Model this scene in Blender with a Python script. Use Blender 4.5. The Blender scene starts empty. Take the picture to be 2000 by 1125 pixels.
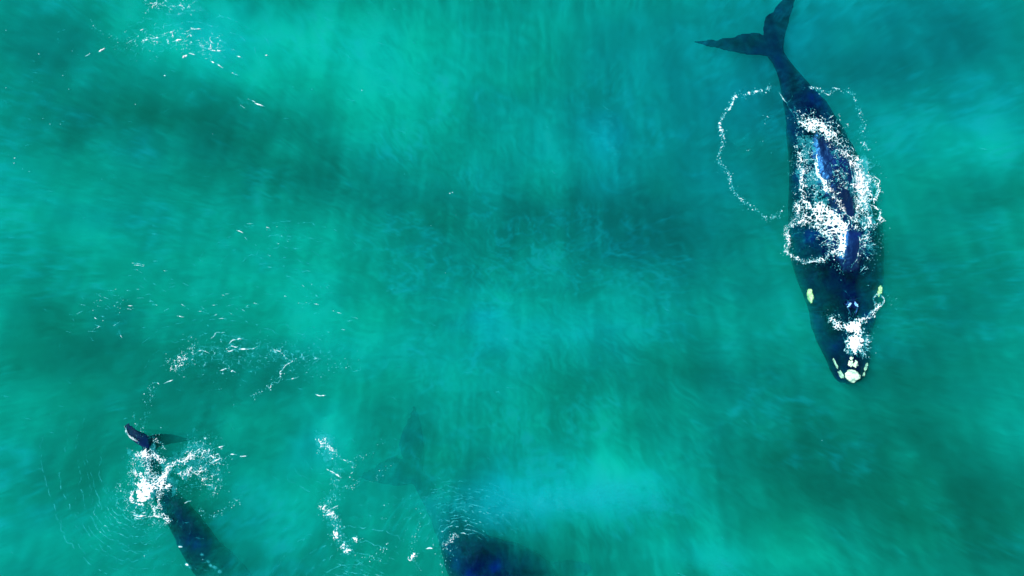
import bpy, bmesh, math
import numpy as np
from mathutils import Vector
from mathutils.bvhtree import BVHTree

R = math.radians
sc = bpy.context.scene
COL = sc.collection

# ---------------------------------------------------------------- camera
CAM_H = 26.667                       # drone height: 40 m of sea across the frame
cam_d = bpy.data.cameras.new('camera')
cam_d.lens = 24.0
cam_d.sensor_width = 36.0
cam_d.clip_end = 6000.0
cam = bpy.data.objects.new('camera', cam_d)
cam.location = (0, 0, CAM_H)
COL.objects.link(cam)
sc.camera = cam

# ---------------------------------------------------------------- sky and sun
SUN_EL, SUN_AZ = R(52), R(-62)       # azimuth measured from +Y towards +X
world = bpy.data.worlds.new('World')
sc.world = world
world.use_nodes = True
wn = world.node_tree
sky = wn.nodes.new('ShaderNodeTexSky')
sky.sky_type = 'NISHITA'
sky.sun_disc = False
sky.sun_elevation = SUN_EL
sky.sun_rotation = SUN_AZ
bg = wn.nodes['Background']
bg.inputs['Strength'].default_value = 0.13
wn.links.new(sky.outputs[0], bg.inputs['Color'])
sun_d = bpy.data.lights.new('sun', 'SUN')
sun_d.energy = 5.0
sun_d.angle = R(0.5)
sun_d.color = (1.0, 0.965, 0.92)
sun = bpy.data.objects.new('sun', sun_d)
sdir = Vector((math.sin(SUN_AZ) * math.cos(SUN_EL), math.cos(SUN_AZ) * math.cos(SUN_EL), math.sin(SUN_EL)))
sun.rotation_euler = sdir.to_track_quat('Z', 'Y').to_euler()
sun.location = sdir * 60
COL.objects.link(sun)

sc.view_settings.view_transform = 'Standard'
sc.view_settings.look = 'None'
sc.view_settings.gamma = 1.0
sc.view_settings.exposure = 0.52
sc.cycles.volume_bounces = 1
sc.cycles.max_bounces = 6
sc.cycles.transparent_max_bounces = 12
sc.cycles.use_denoising = True
sc.cycles.use_adaptive_sampling = False
try:
    sc.cycles.denoiser = 'OPENIMAGEDENOISE'
    sc.cycles.denoising_input_passes = 'RGB_ALBEDO_NORMAL'
except Exception:
    pass

# ---------------------------------------------------------------- helpers
PX = 0.02                            # metres of sea surface per map unit


def wx(px, z=0.0):
    return (px - 1000.0) * PX * (CAM_H - z) / CAM_H


def wy(py, z=0.0):
    return (562.5 - py) * PX * (CAM_H - z) / CAM_H


def props(o, label=None, cat=None, group=None, kind=None):
    for k, v in (('label', label), ('category', cat), ('group', group), ('kind', kind)):
        if v:
            o[k] = v
    return o


def empty(name, loc):
    o = bpy.data.objects.new(name, None)
    o.location = loc
    o.empty_display_size = 0.5
    COL.objects.link(o)
    return o


def link_mesh(name, me, mat=None, parent=None, smooth=True):
    o = bpy.data.objects.new(name, me)
    COL.objects.link(o)
    if mat:
        me.materials.clear()
        me.materials.append(mat)
    if smooth:
        me.polygons.foreach_set('use_smooth', np.ones(len(me.polygons), dtype=bool))
    if parent:
        o.parent = parent
        o.matrix_parent_inverse.identity()
        o.location = -parent.location
    return o


# numpy noise -----------------------------------------------------
def _h(ix, iy, seed):
    n = (ix.astype(np.int64) * 374761393 + iy.astype(np.int64) * 668265263 + seed * 1442695041) & 0xFFFFFFFF
    n = ((n ^ (n >> 13)) * 1274126177) & 0xFFFFFFFF
    n = ((n ^ (n >> 16)) * 2246822519) & 0xFFFFFFFF
    return ((n ^ (n >> 15)) & 0xFFFFFF) / float(0xFFFFFF)


def vnoise(x, y, seed=0):
    ix, iy = np.floor(x), np.floor(y)
    fx, fy = x - ix, y - iy
    fx = fx * fx * fx * (fx * (fx * 6 - 15) + 10)
    fy = fy * fy * fy * (fy * (fy * 6 - 15) + 10)
    a, b = _h(ix, iy, seed), _h(ix + 1, iy, seed)
    c, d = _h(ix, iy + 1, seed), _h(ix + 1, iy + 1, seed)
    return (a + (b - a) * fx) * (1 - fy) + (c + (d - c) * fx) * fy


def fbm(x, y, seed=0, octv=4, gain=0.5):
    s, a, t = 0.0, 1.0, 0.0
    for k in range(octv):
        ca, sa = math.cos(k * 1.1), math.sin(k * 1.1)
        s = s + a * vnoise((x * ca - y * sa) * 2 ** k + 17.3 * k, (x * sa + y * ca) * 2 ** k - 9.1 * k, seed + k)
        t += a
        a *= gain
    return s / t                      # about 0.2 .. 0.8, mean 0.5


def worley(x, y, seed=0):
    ix, iy = np.floor(x), np.floor(y)
    f1 = np.full(x.shape, 9.0)
    f2 = np.full(x.shape, 9.0)
    for dx in (-1, 0, 1):
        for dy in (-1, 0, 1):
            jx, jy = ix + dx, iy + dy
            d = np.hypot(jx + 0.08 + 0.84 * _h(jx, jy, seed) - x, jy + 0.08 + 0.84 * _h(jx, jy, seed + 77) - y)
            f2 = np.minimum(f2, np.maximum(f1, d))
            f1 = np.minimum(f1, d)
    return f1, f2


def sstep(a, b, x):
    t = np.clip((x - a) / (b - a), 0, 1)
    return t * t * (3 - 2 * t)


# node helper -----------------------------------------------------
def new_mat(name):
    m = bpy.data.materials.new(name)
    m.use_nodes = True
    m.node_tree.nodes.clear()
    return m, m.node_tree.nodes, m.node_tree.links


# ================================================================ the water
rng = np.random.default_rng(7)
MX0, MY0, MX1, MY1 = -300, -300, 2300, 1425      # the mapped stretch of sea, in map units
GS = 2
gx = np.arange(MX0, MX1, GS) + 0.5 * GS
gy = np.arange(MY0, MY1, GS) + 0.5 * GS
X, Y = np.meshgrid(gx, gy)


WARP = [(fbm(X / 80, Y / 60, 900 + 7 * i, 4) - .5) * 95 for i in range(3)]


def blob(cx, cy, rx, ry, amp, ang=0.0, sharp=1.0):
    a = R(ang)
    i_ = int(cx + cy) % 3
    wxn, wyn = WARP[i_], WARP[(i_ + 1) % 3]
    u = (X + wxn - cx) * math.cos(a) + (Y + wyn - cy) * math.sin(a)
    v = -(X + wxn - cx) * math.sin(a) + (Y + wyn - cy) * math.cos(a)
    return amp * np.exp(-((u / rx) ** 2 + (v / ry) ** 2) ** sharp)


TURB_SHADE = np.zeros_like(X)             # how milky the water is, with swell shading painted in
CYAN = np.zeros_like(X)             # how blue it is
for b in [(370, 40, 130, 60, .75), (430, 110, 90, 40, .5), (640, 100, 200, 110, .42), (560, 30, 150, 60, .3), (860, 60, 220, 80, .22),
          (720, 230, 120, 90, .25), (1190, 270, 34, 48, .5), (1110, 320, 140, 70, .22), (950, 605, 34, 44, .42),
          (1080, 650, 230, 60, .3), (1190, 600, 160, 60, .16), (1100, 985, 160, 42, .95), (1280, 965, 110, 40, .45), (1230, 920, 120, 70, .3),
          (1380, 1100, 160, 45, .5), (1560, 1090, 120, 60, .28), (640, 640, 180, 130, .3), (420, 560, 200, 60, .2), (760, 420, 60, 40, .1),
          (1870, 290, 130, 60, .25), (1960, 280, 60, 60, .2), (560, 450, 90, 40, .3), (110, 440, 120, 90, .28), (40, 760, 60, 60, .1),
          (150, 610, 90, 60, .1), (760, 1000, 150, 80, .25), (520, 960, 90, 120, .35), (60, 1080, 120, 60, .3), (560, 1060, 100, 50, .35),
          (300, 300, 110, 20, .15), (1450, 830, 110, 40, .16), (1790, 420, 60, 110, .12), (1690, 790, 50, 120, .10), (920, 780, 140, 110, .2),
          (1960, 960, 40, 90, .12), (632, 866, 30, 32, .9), (720, 700, 60, 100, .2), (900, 1060, 60, 30, .1)]:
    TURB_SHADE += blob(*b)
for b in [(110, 50, 130, 70, -.38), (20, 90, 50, 40, -.3), (300, 220, 260, 60, -.5), (470, 330, 210, 60, -.38), (280, 160, 130, 40, -.18), (130, 230, 120, 60, -.15),
          (1080, 420, 260, 70, -.42), (1300, 470, 200, 90, -.42), (1500, 260, 120, 120, -.25), (120, 680, 150, 70, -.5), (50, 600, 60, 80, -.2),
          (440, 740, 110, 50, -.42), (250, 790, 90, 60, -.3), (1350, 730, 200, 50, -.35), (1620, 900, 260, 130, -.62), (1900, 620, 120, 130, -.4),
          (1950, 380, 90, 40, -.4), (1850, 60, 200, 90, -.35), (1650, 130, 120, 60, -.3), (1780, 550, 50, 250, -.18), (1960, 1040, 90, 150, -.6), (1750, 1000, 200, 100, -.25), (1840, 760, 120, 120, -.2),
          (60, 950, 90, 60, -.3), (230, 1080, 130, 60, -.18), (820, 420, 110, 50, -.2), (880, 210, 90, 50, -.1), (620, 350, 140, 40, -.25),
          (1300, 60, 150, 60, -.15), (1200, 150, 200, 60, -.08), (1180, 1080, 90, 40, -.2), (30, 470, 50, 100, -.1)]:
    TURB_SHADE += blob(*b)
for b in [(1700, 80, 500, 180, .8), (1400, 250, 260, 160, .5), (1180, 420, 300, 140, .35), (1190, 250, 60, 40, .6), (950, 600, 50, 50, .45),
          (1130, 985, 180, 45, .7), (380, 40, 100, 50, .5), (1060, 660, 220, 40, .4), (940, 1010, 100, 60, .6), (620, 870, 60, 60, .3), (180, 620, 60, 40, .35),
          (720, 400, 60, 120, .2), (1500, 640, 180, 160, .15), (1380, 1100, 120, 40, .4), (60, 90, 90, 60, .2), (1650, 1000, 300, 150, -.25), (150, 700, 200, 200, -.2), (1950, 1050, 150, 150, -.3)]:
    CYAN += blob(*b)
# long smears that fan out from beyond the top edge of the stretch
ox, oy = 1050.0, -1900.0
rad = np.hypot(X - ox, Y - oy)
ang_ = np.arctan2(X - ox, Y - oy)
smear = fbm(ang_ * 60, rad / 230, 11, 4) - .5
smear2 = fbm(ang_ * 190, rad / 90, 23, 3) - .5
swell = fbm(X / 210 + Y / 900, Y / 120, 31, 4) - .5
Xw, Yw = X + WARP[0] * 1.3, Y + WARP[1] * 1.3
tilt = np.where(X > 0, np.clip((X - 650) / 900, -.9, .8), -.7)       # the small waves lean one way left, the other way right
small = fbm(Xw / 34, (Yw - tilt * Xw * .45) / 15, 41, 5, .62) - .5
tiny = fbm(Xw / 11, (Yw - tilt * Xw * .5) / 5, 47, 3, .6) - .5
crest = np.clip(1 - np.abs(fbm(Xw / 46, (Yw - tilt * Xw * .45) / 20, 53, 4, .55) - .5) * 22, 0, 1) ** 1.5
mid = fbm(X / 75 + Y / 200, Y / 38, 43, 4) - .5
wisp = np.clip(1 - np.abs(fbm(X / 60 + 3, Y / 30 + X / 140, 51, 4) - .5) * 14, 0, 1)
patch = sstep(.5, .7, fbm(X / 130, Y / 90, 61, 3))
TURB_SHADE += .34 * smear + .50 * swell + .16 * mid - .04
CYAN += .6 * (fbm(X / 120, Y / 70, 71, 4) - .5)
T_LOW, C_LOW = TURB_SHADE.copy(), CYAN.copy()       # broad clouds and painted swell shading that reach right down
TURB_SHADE += .34 * smear + .42 * smear2 + .46 * small + .62 * tiny + .15 * mid + .30 * wisp * patch + .50 * crest * patch
CYAN += .3 * small + .35 * wisp * patch + .5 * crest * patch


# faint curved ripple lines, their shimmer painted into the water colour
def ripple(cx, cy, r, a0, a1, amp, w=2.2, ecc=1.0, cyan=.5):
    global TURB_SHADE, CYAN
    dx, dy = X - cx, (Y - cy) / ecc
    rr = np.hypot(dx, dy) + (fbm(X / 40, Y / 40, int(r) % 50 + 5, 2) - .5) * 16
    th = np.degrees(np.arctan2(dy, dx)) % 360
    lo, hi = a0 % 360, (a0 % 360) + (a1 - a0)
    t = np.where(th < lo, th + 360, th)
    m = sstep(lo, lo + 8, t) * (1 - sstep(hi - 8, hi, t))
    line = np.exp(-((rr - r) / w) ** 2) * m * (.4 + .9 * fbm(X / 18, Y / 18, int(r), 2))
    TURB_SHADE += amp * line
    CYAN += cyan * amp * line


for r_ in (46, 62, 78, 96, 118, 142, 168):
    ripple(262, 965, r_, 20 + r_ * .1, 190, .30 - r_ * .001, 2.0)
for r_, a0, a1 in ((150, 100, 215), (170, 95, 200), (205, 90, 165), (250, 85, 150)):
    ripple(345, 900, r_, a0, a1, .28, 2.4)
for r_ in (52, 66, 80, 92, 108, 124, 142, 165):
    ripple(905, 1075, r_, 190, 345, .42, 2.0, .8)
for r_ in (60, 90, 125):
    ripple(560, 470, r_ + 90, 190, 330, .16, 3.0, .6)
for r_ in (60, 100):
    ripple(760, 1130, r_, 170, 300, .16, 3.0)
for k in range(170):
    cx, cy = rng.uniform(0, 2000), rng.uniform(0, 1125)
    L, w_ = rng.uniform(9, 34), rng.uniform(1.6, 3.6)
    a = R(rng.normal(22, 18) if cx > 650 else rng.normal(-8, 22))
    sel = (abs(gx - cx) < L * 2).nonzero()[0], (abs(gy - cy) < L * 2).nonzero()[0]
    if len(sel[0]) == 0 or len(sel[1]) == 0:
        continue
    xs, ys = np.s_[sel[1][0]:sel[1][-1] + 1, sel[0][0]:sel[0][-1] + 1], None
    dx, dy = X[xs] - cx, Y[xs] - cy
    u, v = dx * math.cos(a) + dy * math.sin(a), -dx * math.sin(a) + dy * math.cos(a)
    v = v + 0.012 * rng.normal() * u * u
    g = np.exp(-(u / L) ** 2 - (v / w_) ** 2)
    A = rng.uniform(.10, .34)
    TURB_SHADE[xs] += A * g
    CYAN[xs] += A * 1.2 * g

edge = sstep(0, 200, np.minimum.reduce([X - MX0, MX1 - X, Y - MY0, MY1 - Y]))
himg, wimg = X.shape


def water_image(name, T, C):
    tb = np.clip(T * edge, -1.3, 1.4)
    G = np.clip(.60 * np.exp(.80 * tb), .10, 1.0)
    cy_ = np.clip(C * edge, -.5, 1.3)
    B = np.clip(G * (.80 + .22 * cy_), .07, 1.0)
    G = G * (1 - .10 * np.clip(cy_, 0, 1))
    im = bpy.data.images.new(name, wimg, himg, alpha=False, float_buffer=True)
    im.colorspace_settings.name = 'Non-Color'
    buf = np.ones((himg, wimg, 4), dtype=np.float32)
    buf[..., 0], buf[..., 1], buf[..., 2] = .005 + .02 * np.clip(tb[::-1] - .5, 0, 1), G[::-1], B[::-1]
    im.pixels.foreach_set(buf.ravel())
    im.update()
    im.pack()
    return im


img_low = water_image('water_cloud_shade', T_LOW, C_LOW)
img_top = water_image('water_ripples', T_LOW + 2.0 * (TURB_SHADE - T_LOW), C_LOW + 2.0 * (CYAN - C_LOW))


def water_map_nodes(N, L, img, ext='EXTEND'):
    tc = N.new('ShaderNodeTexCoord')
    mp = N.new('ShaderNodeMapping')
    w, h = (MX1 - MX0) * PX, (MY1 - MY0) * PX
    x0, y0 = (MX0 - 1000) * PX, (562.5 - MY1) * PX
    mp.inputs['Scale'].default_value = (1 / w, 1 / h, 0)
    mp.inputs['Location'].default_value = (-x0 / w, -y0 / h, 0)
    it = N.new('ShaderNodeTexImage')
    it.image = img
    it.extension = 'EXTEND'
    L.new(tc.outputs['Object'], mp.inputs['Vector'])
    L.new(mp.outputs[0], it.inputs['Vector'])
    return it


SIGMA = 0.42                         # extinction per metre
DEEP = -4.6
m_vol, N, L = new_mat('murky_water')
out = N.new('ShaderNodeOutputMaterial')
it = water_map_nodes(N, L, img_low)
it2 = water_map_nodes(N, L, img_top)
gp = N.new('ShaderNodeNewGeometry')
sp = N.new('ShaderNodeSeparateXYZ')
lay = N.new('ShaderNodeMapRange')                # the painted fine ripple tones sit in the top half metre
lay.inputs['From Min'].default_value = -.85
lay.inputs['From Max'].default_value = -.30
mixc = N.new('ShaderNodeMix')
mixc.data_type = 'RGBA'
L.new(gp.outputs['Position'], sp.inputs[0])
L.new(sp.outputs['Z'], lay.inputs['Value'])
L.new(lay.outputs[0], mixc.inputs['Factor'])
L.new(it.outputs[0], mixc.inputs['A'])
L.new(it2.outputs[0], mixc.inputs['B'])
vs = N.new('ShaderNodeVolumeScatter')
va = N.new('ShaderNodeVolumeAbsorption')
add = N.new('ShaderNodeAddShader')
vs.inputs['Density'].default_value = SIGMA
va.inputs['Density'].default_value = SIGMA
vs.inputs['Anisotropy'].default_value = 0.0
L.new(mixc.outputs['Result'], vs.inputs['Color'])
L.new(mixc.outputs['Result'], va.inputs['Color'])
L.new(vs.outputs[0], add.inputs[0])
L.new(va.outputs[0], add.inputs[1])
L.new(add.outputs[0], out.inputs['Volume'])
m_vol.cycles.volume_sampling = 'MULTIPLE_IMPORTANCE'

WEXT = 120.0
bm = bmesh.new()
bmesh.ops.create_cube(bm, size=1.0)
for v in bm.verts:
    v.co = Vector((v.co.x * 2 * WEXT, v.co.y * 2 * WEXT, 0.0 if v.co.z > 0 else DEEP - .3))
me = bpy.data.meshes.new('murky_water')
bm.to_mesh(me)
bm.free()
vol = link_mesh('murky_water', me, m_vol, smooth=False)
props(vol, 'clear to murky turquoise upper water over the whales', 'water', kind='structure')
m_vol.cycles.volume_step_rate = 0.5 / (((4 * WEXT + 5) / 3) / 10)      # about one metre a step

m_deep, N, L = new_mat('deep_water_backing')
out = N.new('ShaderNodeOutputMaterial')
it = water_map_nodes(N, L, img_low)
bs = N.new('ShaderNodeBsdfDiffuse')
mul = N.new('ShaderNodeVectorMath')
mul.operation = 'SCALE'
mul.inputs['Scale'].default_value = 0.55
L.new(it.outputs[0], mul.inputs[0])
L.new(mul.outputs[0], bs.inputs['Color'])
L.new(bs.outputs[0], out.inputs['Surface'])
nx_, ny_ = 60, 60
bm = bmesh.new()
bmesh.ops.create_grid(bm, x_segments=nx_, y_segments=ny_, size=2500)
for v in bm.verts:
    v.co.z = DEEP
me = bpy.data.meshes.new('water')
bm.to_mesh(me)
bm.free()
water = link_mesh('water', me, m_deep)  # opaque sheet added under the volume to back the deep water
props(water, 'opaque turquoise backing sheet under the murky sea water', 'water', kind='structure')

# ================================================================ whales
# skin: wet blue black, faintly mottled, cobalt sky sheen painted in, with fine scratches
m_skin, N, L = new_mat('whale_skin')
out = N.new('ShaderNodeOutputMaterial')
pb = N.new('ShaderNodeBsdfPrincipled')
tc = N.new('ShaderNodeTexCoord')
nz = N.new('ShaderNodeTexNoise')
nz.inputs['Scale'].default_value = .75
nz.inputs['Detail'].default_value = 6
cr = N.new('ShaderNodeValToRGB')
cr.color_ramp.elements[0].position = .35
cr.color_ramp.elements[0].color = (.0002, .0006, .004, 1)
cr.color_ramp.elements[1].position = .68
cr.color_ramp.elements[1].color = (.0002, .0026, .060, 1)
k0_ = cr.color_ramp.elements.new(.60)
k0_.color = (.0002, .0014, .028, 1)
k1_ = cr.color_ramp.elements.new(.80)
k1_.color = (.0002, .0060, .110, 1)
nf = N.new('ShaderNodeTexNoise')
nf.inputs['Scale'].default_value = 7
nf.inputs['Detail'].default_value = 8
bp = N.new('ShaderNodeBump')
bp.inputs['Strength'].default_value = .55
bp.inputs['Distance'].default_value = .06
L.new(tc.outputs['Object'], nz.inputs['Vector'])
L.new(tc.outputs['Object'], nf.inputs['Vector'])
L.new(nz.outputs['Fac'], cr.inputs[0])
L.new(cr.outputs[0], pb.inputs['Base Color'])
L.new(nf.outputs['Fac'], bp.inputs['Height'])
L.new(bp.outputs[0], pb.inputs['Normal'])
rgh = N.new('ShaderNodeMapRange')
rgh.inputs['To Min'].default_value = .22
rgh.inputs['To Max'].default_value = .62
L.new(nf.outputs['Fac'], rgh.inputs['Value'])
L.new(rgh.outputs[0], pb.inputs['Roughness'])
# under water the skin has next to no sheen (its index is close to the water's)
ge = N.new('ShaderNodeNewGeometry')
sx = N.new('ShaderNodeSeparateXYZ')
mrs = N.new('ShaderNodeMapRange')
mrs.inputs['From Min'].default_value = -.03
mrs.inputs['From Max'].default_value = .02
mrs.inputs['To Min'].default_value = .02
mrs.inputs['To Max'].default_value = 1.0
L.new(ge.outputs['Position'], sx.inputs[0])
L.new(sx.outputs['Z'], mrs.inputs['Value'])
L.new(mrs.outputs[0], pb.inputs['Specular IOR Level'])
pb.inputs['IOR'].default_value = 1.62
pb.inputs['Specular Tint'].default_value = (.07, .40, 1.0, 1)
L.new(pb.outputs[0], out.inputs['Surface'])


def crust_mat(name, c0, c1):
    m, N, L = new_mat(name)
    out = N.new('ShaderNodeOutputMaterial')
    pb = N.new('ShaderNodeBsdfPrincipled')
    tc = N.new('ShaderNodeTexCoord')
    nz = N.new('ShaderNodeTexNoise')
    nz.inputs['Scale'].default_value = 9
    nz.inputs['Detail'].default_value = 5
    cr = N.new('ShaderNodeValToRGB')
    cr.color_ramp.elements[0].position = .3
    cr.color_ramp.elements[0].color = c0 + (1,)
    cr.color_ramp.elements[1].position = .6
    cr.color_ramp.elements[1].color = c1 + (1,)
    L.new(tc.outputs['Object'], nz.inputs['Vector'])
    L.new(nz.outputs['Fac'], cr.inputs[0])
    L.new(cr.outputs[0], pb.inputs['Base Color'])
    pb.inputs['Roughness'].default_value = .8
    L.new(pb.outputs[0], out.inputs['Surface'])
    return m


m_crust = crust_mat('callosity_crust', (.10, .30, .22), (.56, .80, .56))
m_lime = crust_mat('callosity_lime', (.12, .40, .14), (.42, .78, .34))
m_lip = crust_mat('lip_crust', (.06, .22, .16), (.30, .60, .42))
m_nostril = crust_mat('wet_nostril', (.04, .22, .55), (.25, .6, .85))


def loft(rings):
    """closed tube through rings of world points"""
    vs_, fs = [], []
    n = len(rings[0])
    for r in rings:
        vs_ += r
    for i in range(len(rings) - 1):
        for j in range(n):
            a, b = i * n + j, i * n + (j + 1) % n
            fs.append((a, b, b + n, a + n))
    c0 = len(vs_)
    vs_.append(tuple(np.mean(np.array(rings[0]), 0)))
    c1 = len(vs_)
    vs_.append(tuple(np.mean(np.array(rings[-1]), 0)))
    for j in range(n):
        fs.append((c0, (j + 1) % n, j))
        k = (len(rings) - 1) * n
        fs.append((c1, k + j, k + (j + 1) % n))
    return vs_, fs


def resample(st, n):
    st = np.array(st, float)
    d = np.r_[0, np.cumsum(np.hypot(*np.diff(st[:, :2], axis=0).T))]
    t = np.linspace(0, d[-1], n)
    # smooth interpolation (Catmull-Rom through each column)
    o = np.zeros((n, st.shape[1]))
    for k, tt in enumerate(t):
        i = min(max(np.searchsorted(d, tt) - 1, 0), len(d) - 2)
        u = (tt - d[i]) / (d[i + 1] - d[i])
        p1, p2 = st[i], st[i + 1]
        m1 = (p2 - st[i - 1]) / (d[i + 1] - d[i - 1]) if i > 0 else (p2 - p1) / (d[i + 1] - d[i])
        m2 = (st[i + 2] - p1) / (d[i + 2] - d[i]) if i + 2 < len(d) else (p2 - p1) / (d[i + 1] - d[i])
        h = d[i + 1] - d[i]
        o[k] = ((2 * u ** 3 - 3 * u * u + 1) * p1 + (u ** 3 - 2 * u * u + u) * h * m1 + (-2 * u ** 3 + 3 * u * u) * p2 + (u ** 3 - u * u) * h * m2)
    return o


def body_tube(st, n=70, seg=36, pw=.68):
    """stations: px, py, half width (units), top z, vertical half height as a share of half width, ridge shift in units"""
    s = resample(st, n)
    rings = []
    for k in range(n):
        a, b = s[max(k - 1, 0)], s[min(k + 1, n - 1)]
        t = np.array([b[0] - a[0], b[1] - a[1]])
        t /= np.hypot(*t) + 1e-9
        nrm = np.array([-t[1], t[0]])
        cx, cy, w, top, hk, sh = s[k]
        w = max(w, .6)
        hh = w * PX * hk
        ring = []
        for j in range(seg):
            th = 2 * math.pi * j / seg
            c_, s_ = math.cos(th), math.sin(th)
            off = c_ * w
            zz = top - hh + math.copysign(abs(s_) ** pw, s_) * hh
            up = max(s_, 0) ** 1.5
            px, py = cx + nrm[0] * off + sh * up, cy + nrm[1] * off
            ring.append((wx(px, zz), wy(py, zz), zz))
        rings.append(ring)
    return loft(rings)


def fin(secs, n=26, seg=16):
    """sections root to tip: leading px,py, trailing px,py, z, thickness m"""
    s = np.array(secs, float)
    t = np.linspace(0, len(s) - 1, n)
    rings = []
    for tt in t:
        i = min(int(tt), len(s) - 2)
        u = tt - i
        p0, p1, p2, p3 = s[max(i - 1, 0)], s[i], s[i + 1], s[min(i + 2, len(s) - 1)]
        q = .5 * (2 * p1 + (p2 - p0) * u + (2 * p0 - 5 * p1 + 4 * p2 - p3) * u * u + (3 * p1 - p0 - 3 * p2 + p3) * u ** 3)
        lx, ly, tx, ty, z, th, lz = q
        ring = []
        for j in range(seg):
            a = 2 * math.pi * j / seg
            f = .5 - .5 * math.cos(a)
            prof = math.sin(a) * (1 - .45 * f)
            px, py = lx + (tx - lx) * f, ly + (ty - ly) * f
            zz = z + lz * (1 - 2 * f) + max(th, .02) * .5 * prof
            ring.append((wx(px, zz), wy(py, zz), zz))
        rings.append(ring)
    return loft(rings)


def merged_body(name, pieces, mat, parent, voxel=.05, tail=140):
    vs_, fs = [], []
    for v, f in pieces:
        k = len(vs_)
        vs_ += v
        fs += [tuple(i + k for i in q) for q in f]
    me = bpy.data.meshes.new(name)
    me.from_pydata(vs_, [], fs)
    bm = bmesh.new()
    bm.from_mesh(me)
    bmesh.ops.recalc_face_normals(bm, faces=bm.faces)
    bm.to_mesh(me)
    bm.free()
    tmp = bpy.data.objects.new('tmp', me)
    COL.objects.link(tmp)
    md = tmp.modifiers.new('r', 'REMESH')
    md.mode = 'VOXEL'
    md.voxel_size = voxel
    sm = tmp.modifiers.new('s', 'SMOOTH')
    sm.factor = .6
    sm.iterations = 9
    dg = bpy.context.evaluated_depsgraph_get()
    dg.update()
    res = bpy.data.meshes.new_from_object(tmp.evaluated_get(dg))
    bpy.data.objects.remove(tmp)
    res.name = name
    # folds, scars and small dents of the hide
    n_ = len(res.vertices)
    co = np.empty(n_ * 3, np.float32)
    no = np.empty(n_ * 3, np.float32)
    res.vertices.foreach_get('co', co)
    res.vertex_normals.foreach_get('vector', no)
    co, no = co.reshape(-1, 3).astype(float), no.reshape(-1, 3)
    d_ = (fbm(co[:, 0] / .9 + co[:, 2], co[:, 1] / 1.6, 301, 4, .55) - .5) * .22 + (fbm(co[:, 0] / .22, co[:, 1] / .3 + co[:, 2], 305, 2) - .5) * .05
    d_ *= .18 + .82 * sstep(wy(tail), wy(tail + 60), co[:, 1])      # the flukes are smooth
    co += no * d_[:, None]
    res.vertices.foreach_set('co', co.astype(np.float32).ravel())
    res.update()
    return link_mesh(name, res, mat, parent)


def bvh_of(o):
    me = o.data
    off = o.location + (o.parent.location if o.parent else Vector())
    return BVHTree.FromPolygons([v.co + off for v in me.vertices], [p.vertices[:] for p in me.polygons])


def lump(name, px, py, rx, ry, h, mat, parent, tree, ang=0.0, seed=1, rough=.25, sink=.5, zmin=None):
    """a crusty raised patch lying on the skin"""
    bm = bmesh.new()
    bmesh.ops.create_icosphere(bm, subdivisions=4, radius=1.0)
    a = R(ang)
    x0, y0 = wx(px), wy(py)
    hit = tree.ray_cast(Vector((x0, y0, 5)), Vector((0, 0, -1)))
    z0 = hit[0].z if hit[0] else (zmin if zmin is not None else -.6)
    # keep the patch over the same spot of the sea surface seen from the drone
    k = (CAM_H - z0) / CAM_H
    x0, y0 = x0 * k, y0 * k
    hit = tree.ray_cast(Vector((x0, y0, 5)), Vector((0, 0, -1)))
    if hit[0]:
        z0 = hit[0].z
    for v in bm.verts:
        p = v.co.copy()
        n1 = float(fbm(np.array([p.x * 2.2 + seed]), np.array([p.y * 2.2 + p.z]), seed, 3)[0]) - .5
        n2 = float(vnoise(np.array([p.x * 6 + seed]), np.array([p.y * 6 - p.z * 3]), seed + 5)[0]) - .5
        s = 1 + rough * 2.2 * n1 + rough * .7 * n2
        u, w_ = p.x * rx * PX * s, p.y * ry * PX * s
        v.co = Vector((x0 + u * math.cos(a) + w_ * math.sin(a), y0 - u * math.sin(a) + w_ * math.cos(a), z0 + h * (p.z * s) + h * (1 - sink) * .5))
    me = bpy.data.meshes.new(name)
    bm.to_mesh(me)
    bm.free()
    return link_mesh(name, me, mat, parent)


# ---- the whale at the surface on the right
wa = empty('whale', (wx(1630), wy(450), -1.2))
props(wa, 'dark blue whale at the surface with wet back, white foam and pale snout patches', 'whale')
A_ST = [  # px, py, half width, top z, height share, ridge shift
    (1664, 749, 6, -.40, .6, 0), (1662, 742, 24, -.28, .6, 0), (1660, 726, 35, -.22, .6, 0), (1655, 700, 45, -.17, .62, 3),
    (1650, 665, 54, -.11, .62, 5), (1647, 630, 62, -.08, .62, 6), (1645, 595, 69, -.07, .62, 8), (1643, 560, 82, -.05, .62, 8),
    (1640, 530, 89, -.02, .65, 10), (1637, 495, 92, -.02, .68, 12), (1632, 450, 91, -.02, .70, 14), (1626, 400, 84, -.025, .72, 14),
    (1615, 350, 75, -.02, .75, 10), (1602, 300, 63, -.03, .75, 8), (1588, 255, 53, -.05, .78, 6), (1572, 212, 41, -.09, .8, 3),
    (1553, 172, 28, -.14, .9, 0), (1536, 140, 19, -.17, 1.0, 0), (1522, 116, 16, -.18, 1.0, 0), (1508, 96, 16, -.22, .7, 0), (1500, 84, 8, -.26, .6, 0)]
A_ROST = [(1664, 742, 6, -.20, .6, 0), (1664, 730, 15, -.10, .8, 0), (1667, 700, 17, -.08, 1.0, 0), (1668, 665, 21, -.07, 1.0, 0),
          (1666, 630, 26, -.03, 1.0, 0), (1664, 600, 30, -.005, 1.0, 0), (1663, 575, 34, .0, .9, 0), (1660, 545, 36, -.01, .8, 0), (1658, 520, 20, -.12, .7, 0)]
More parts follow.
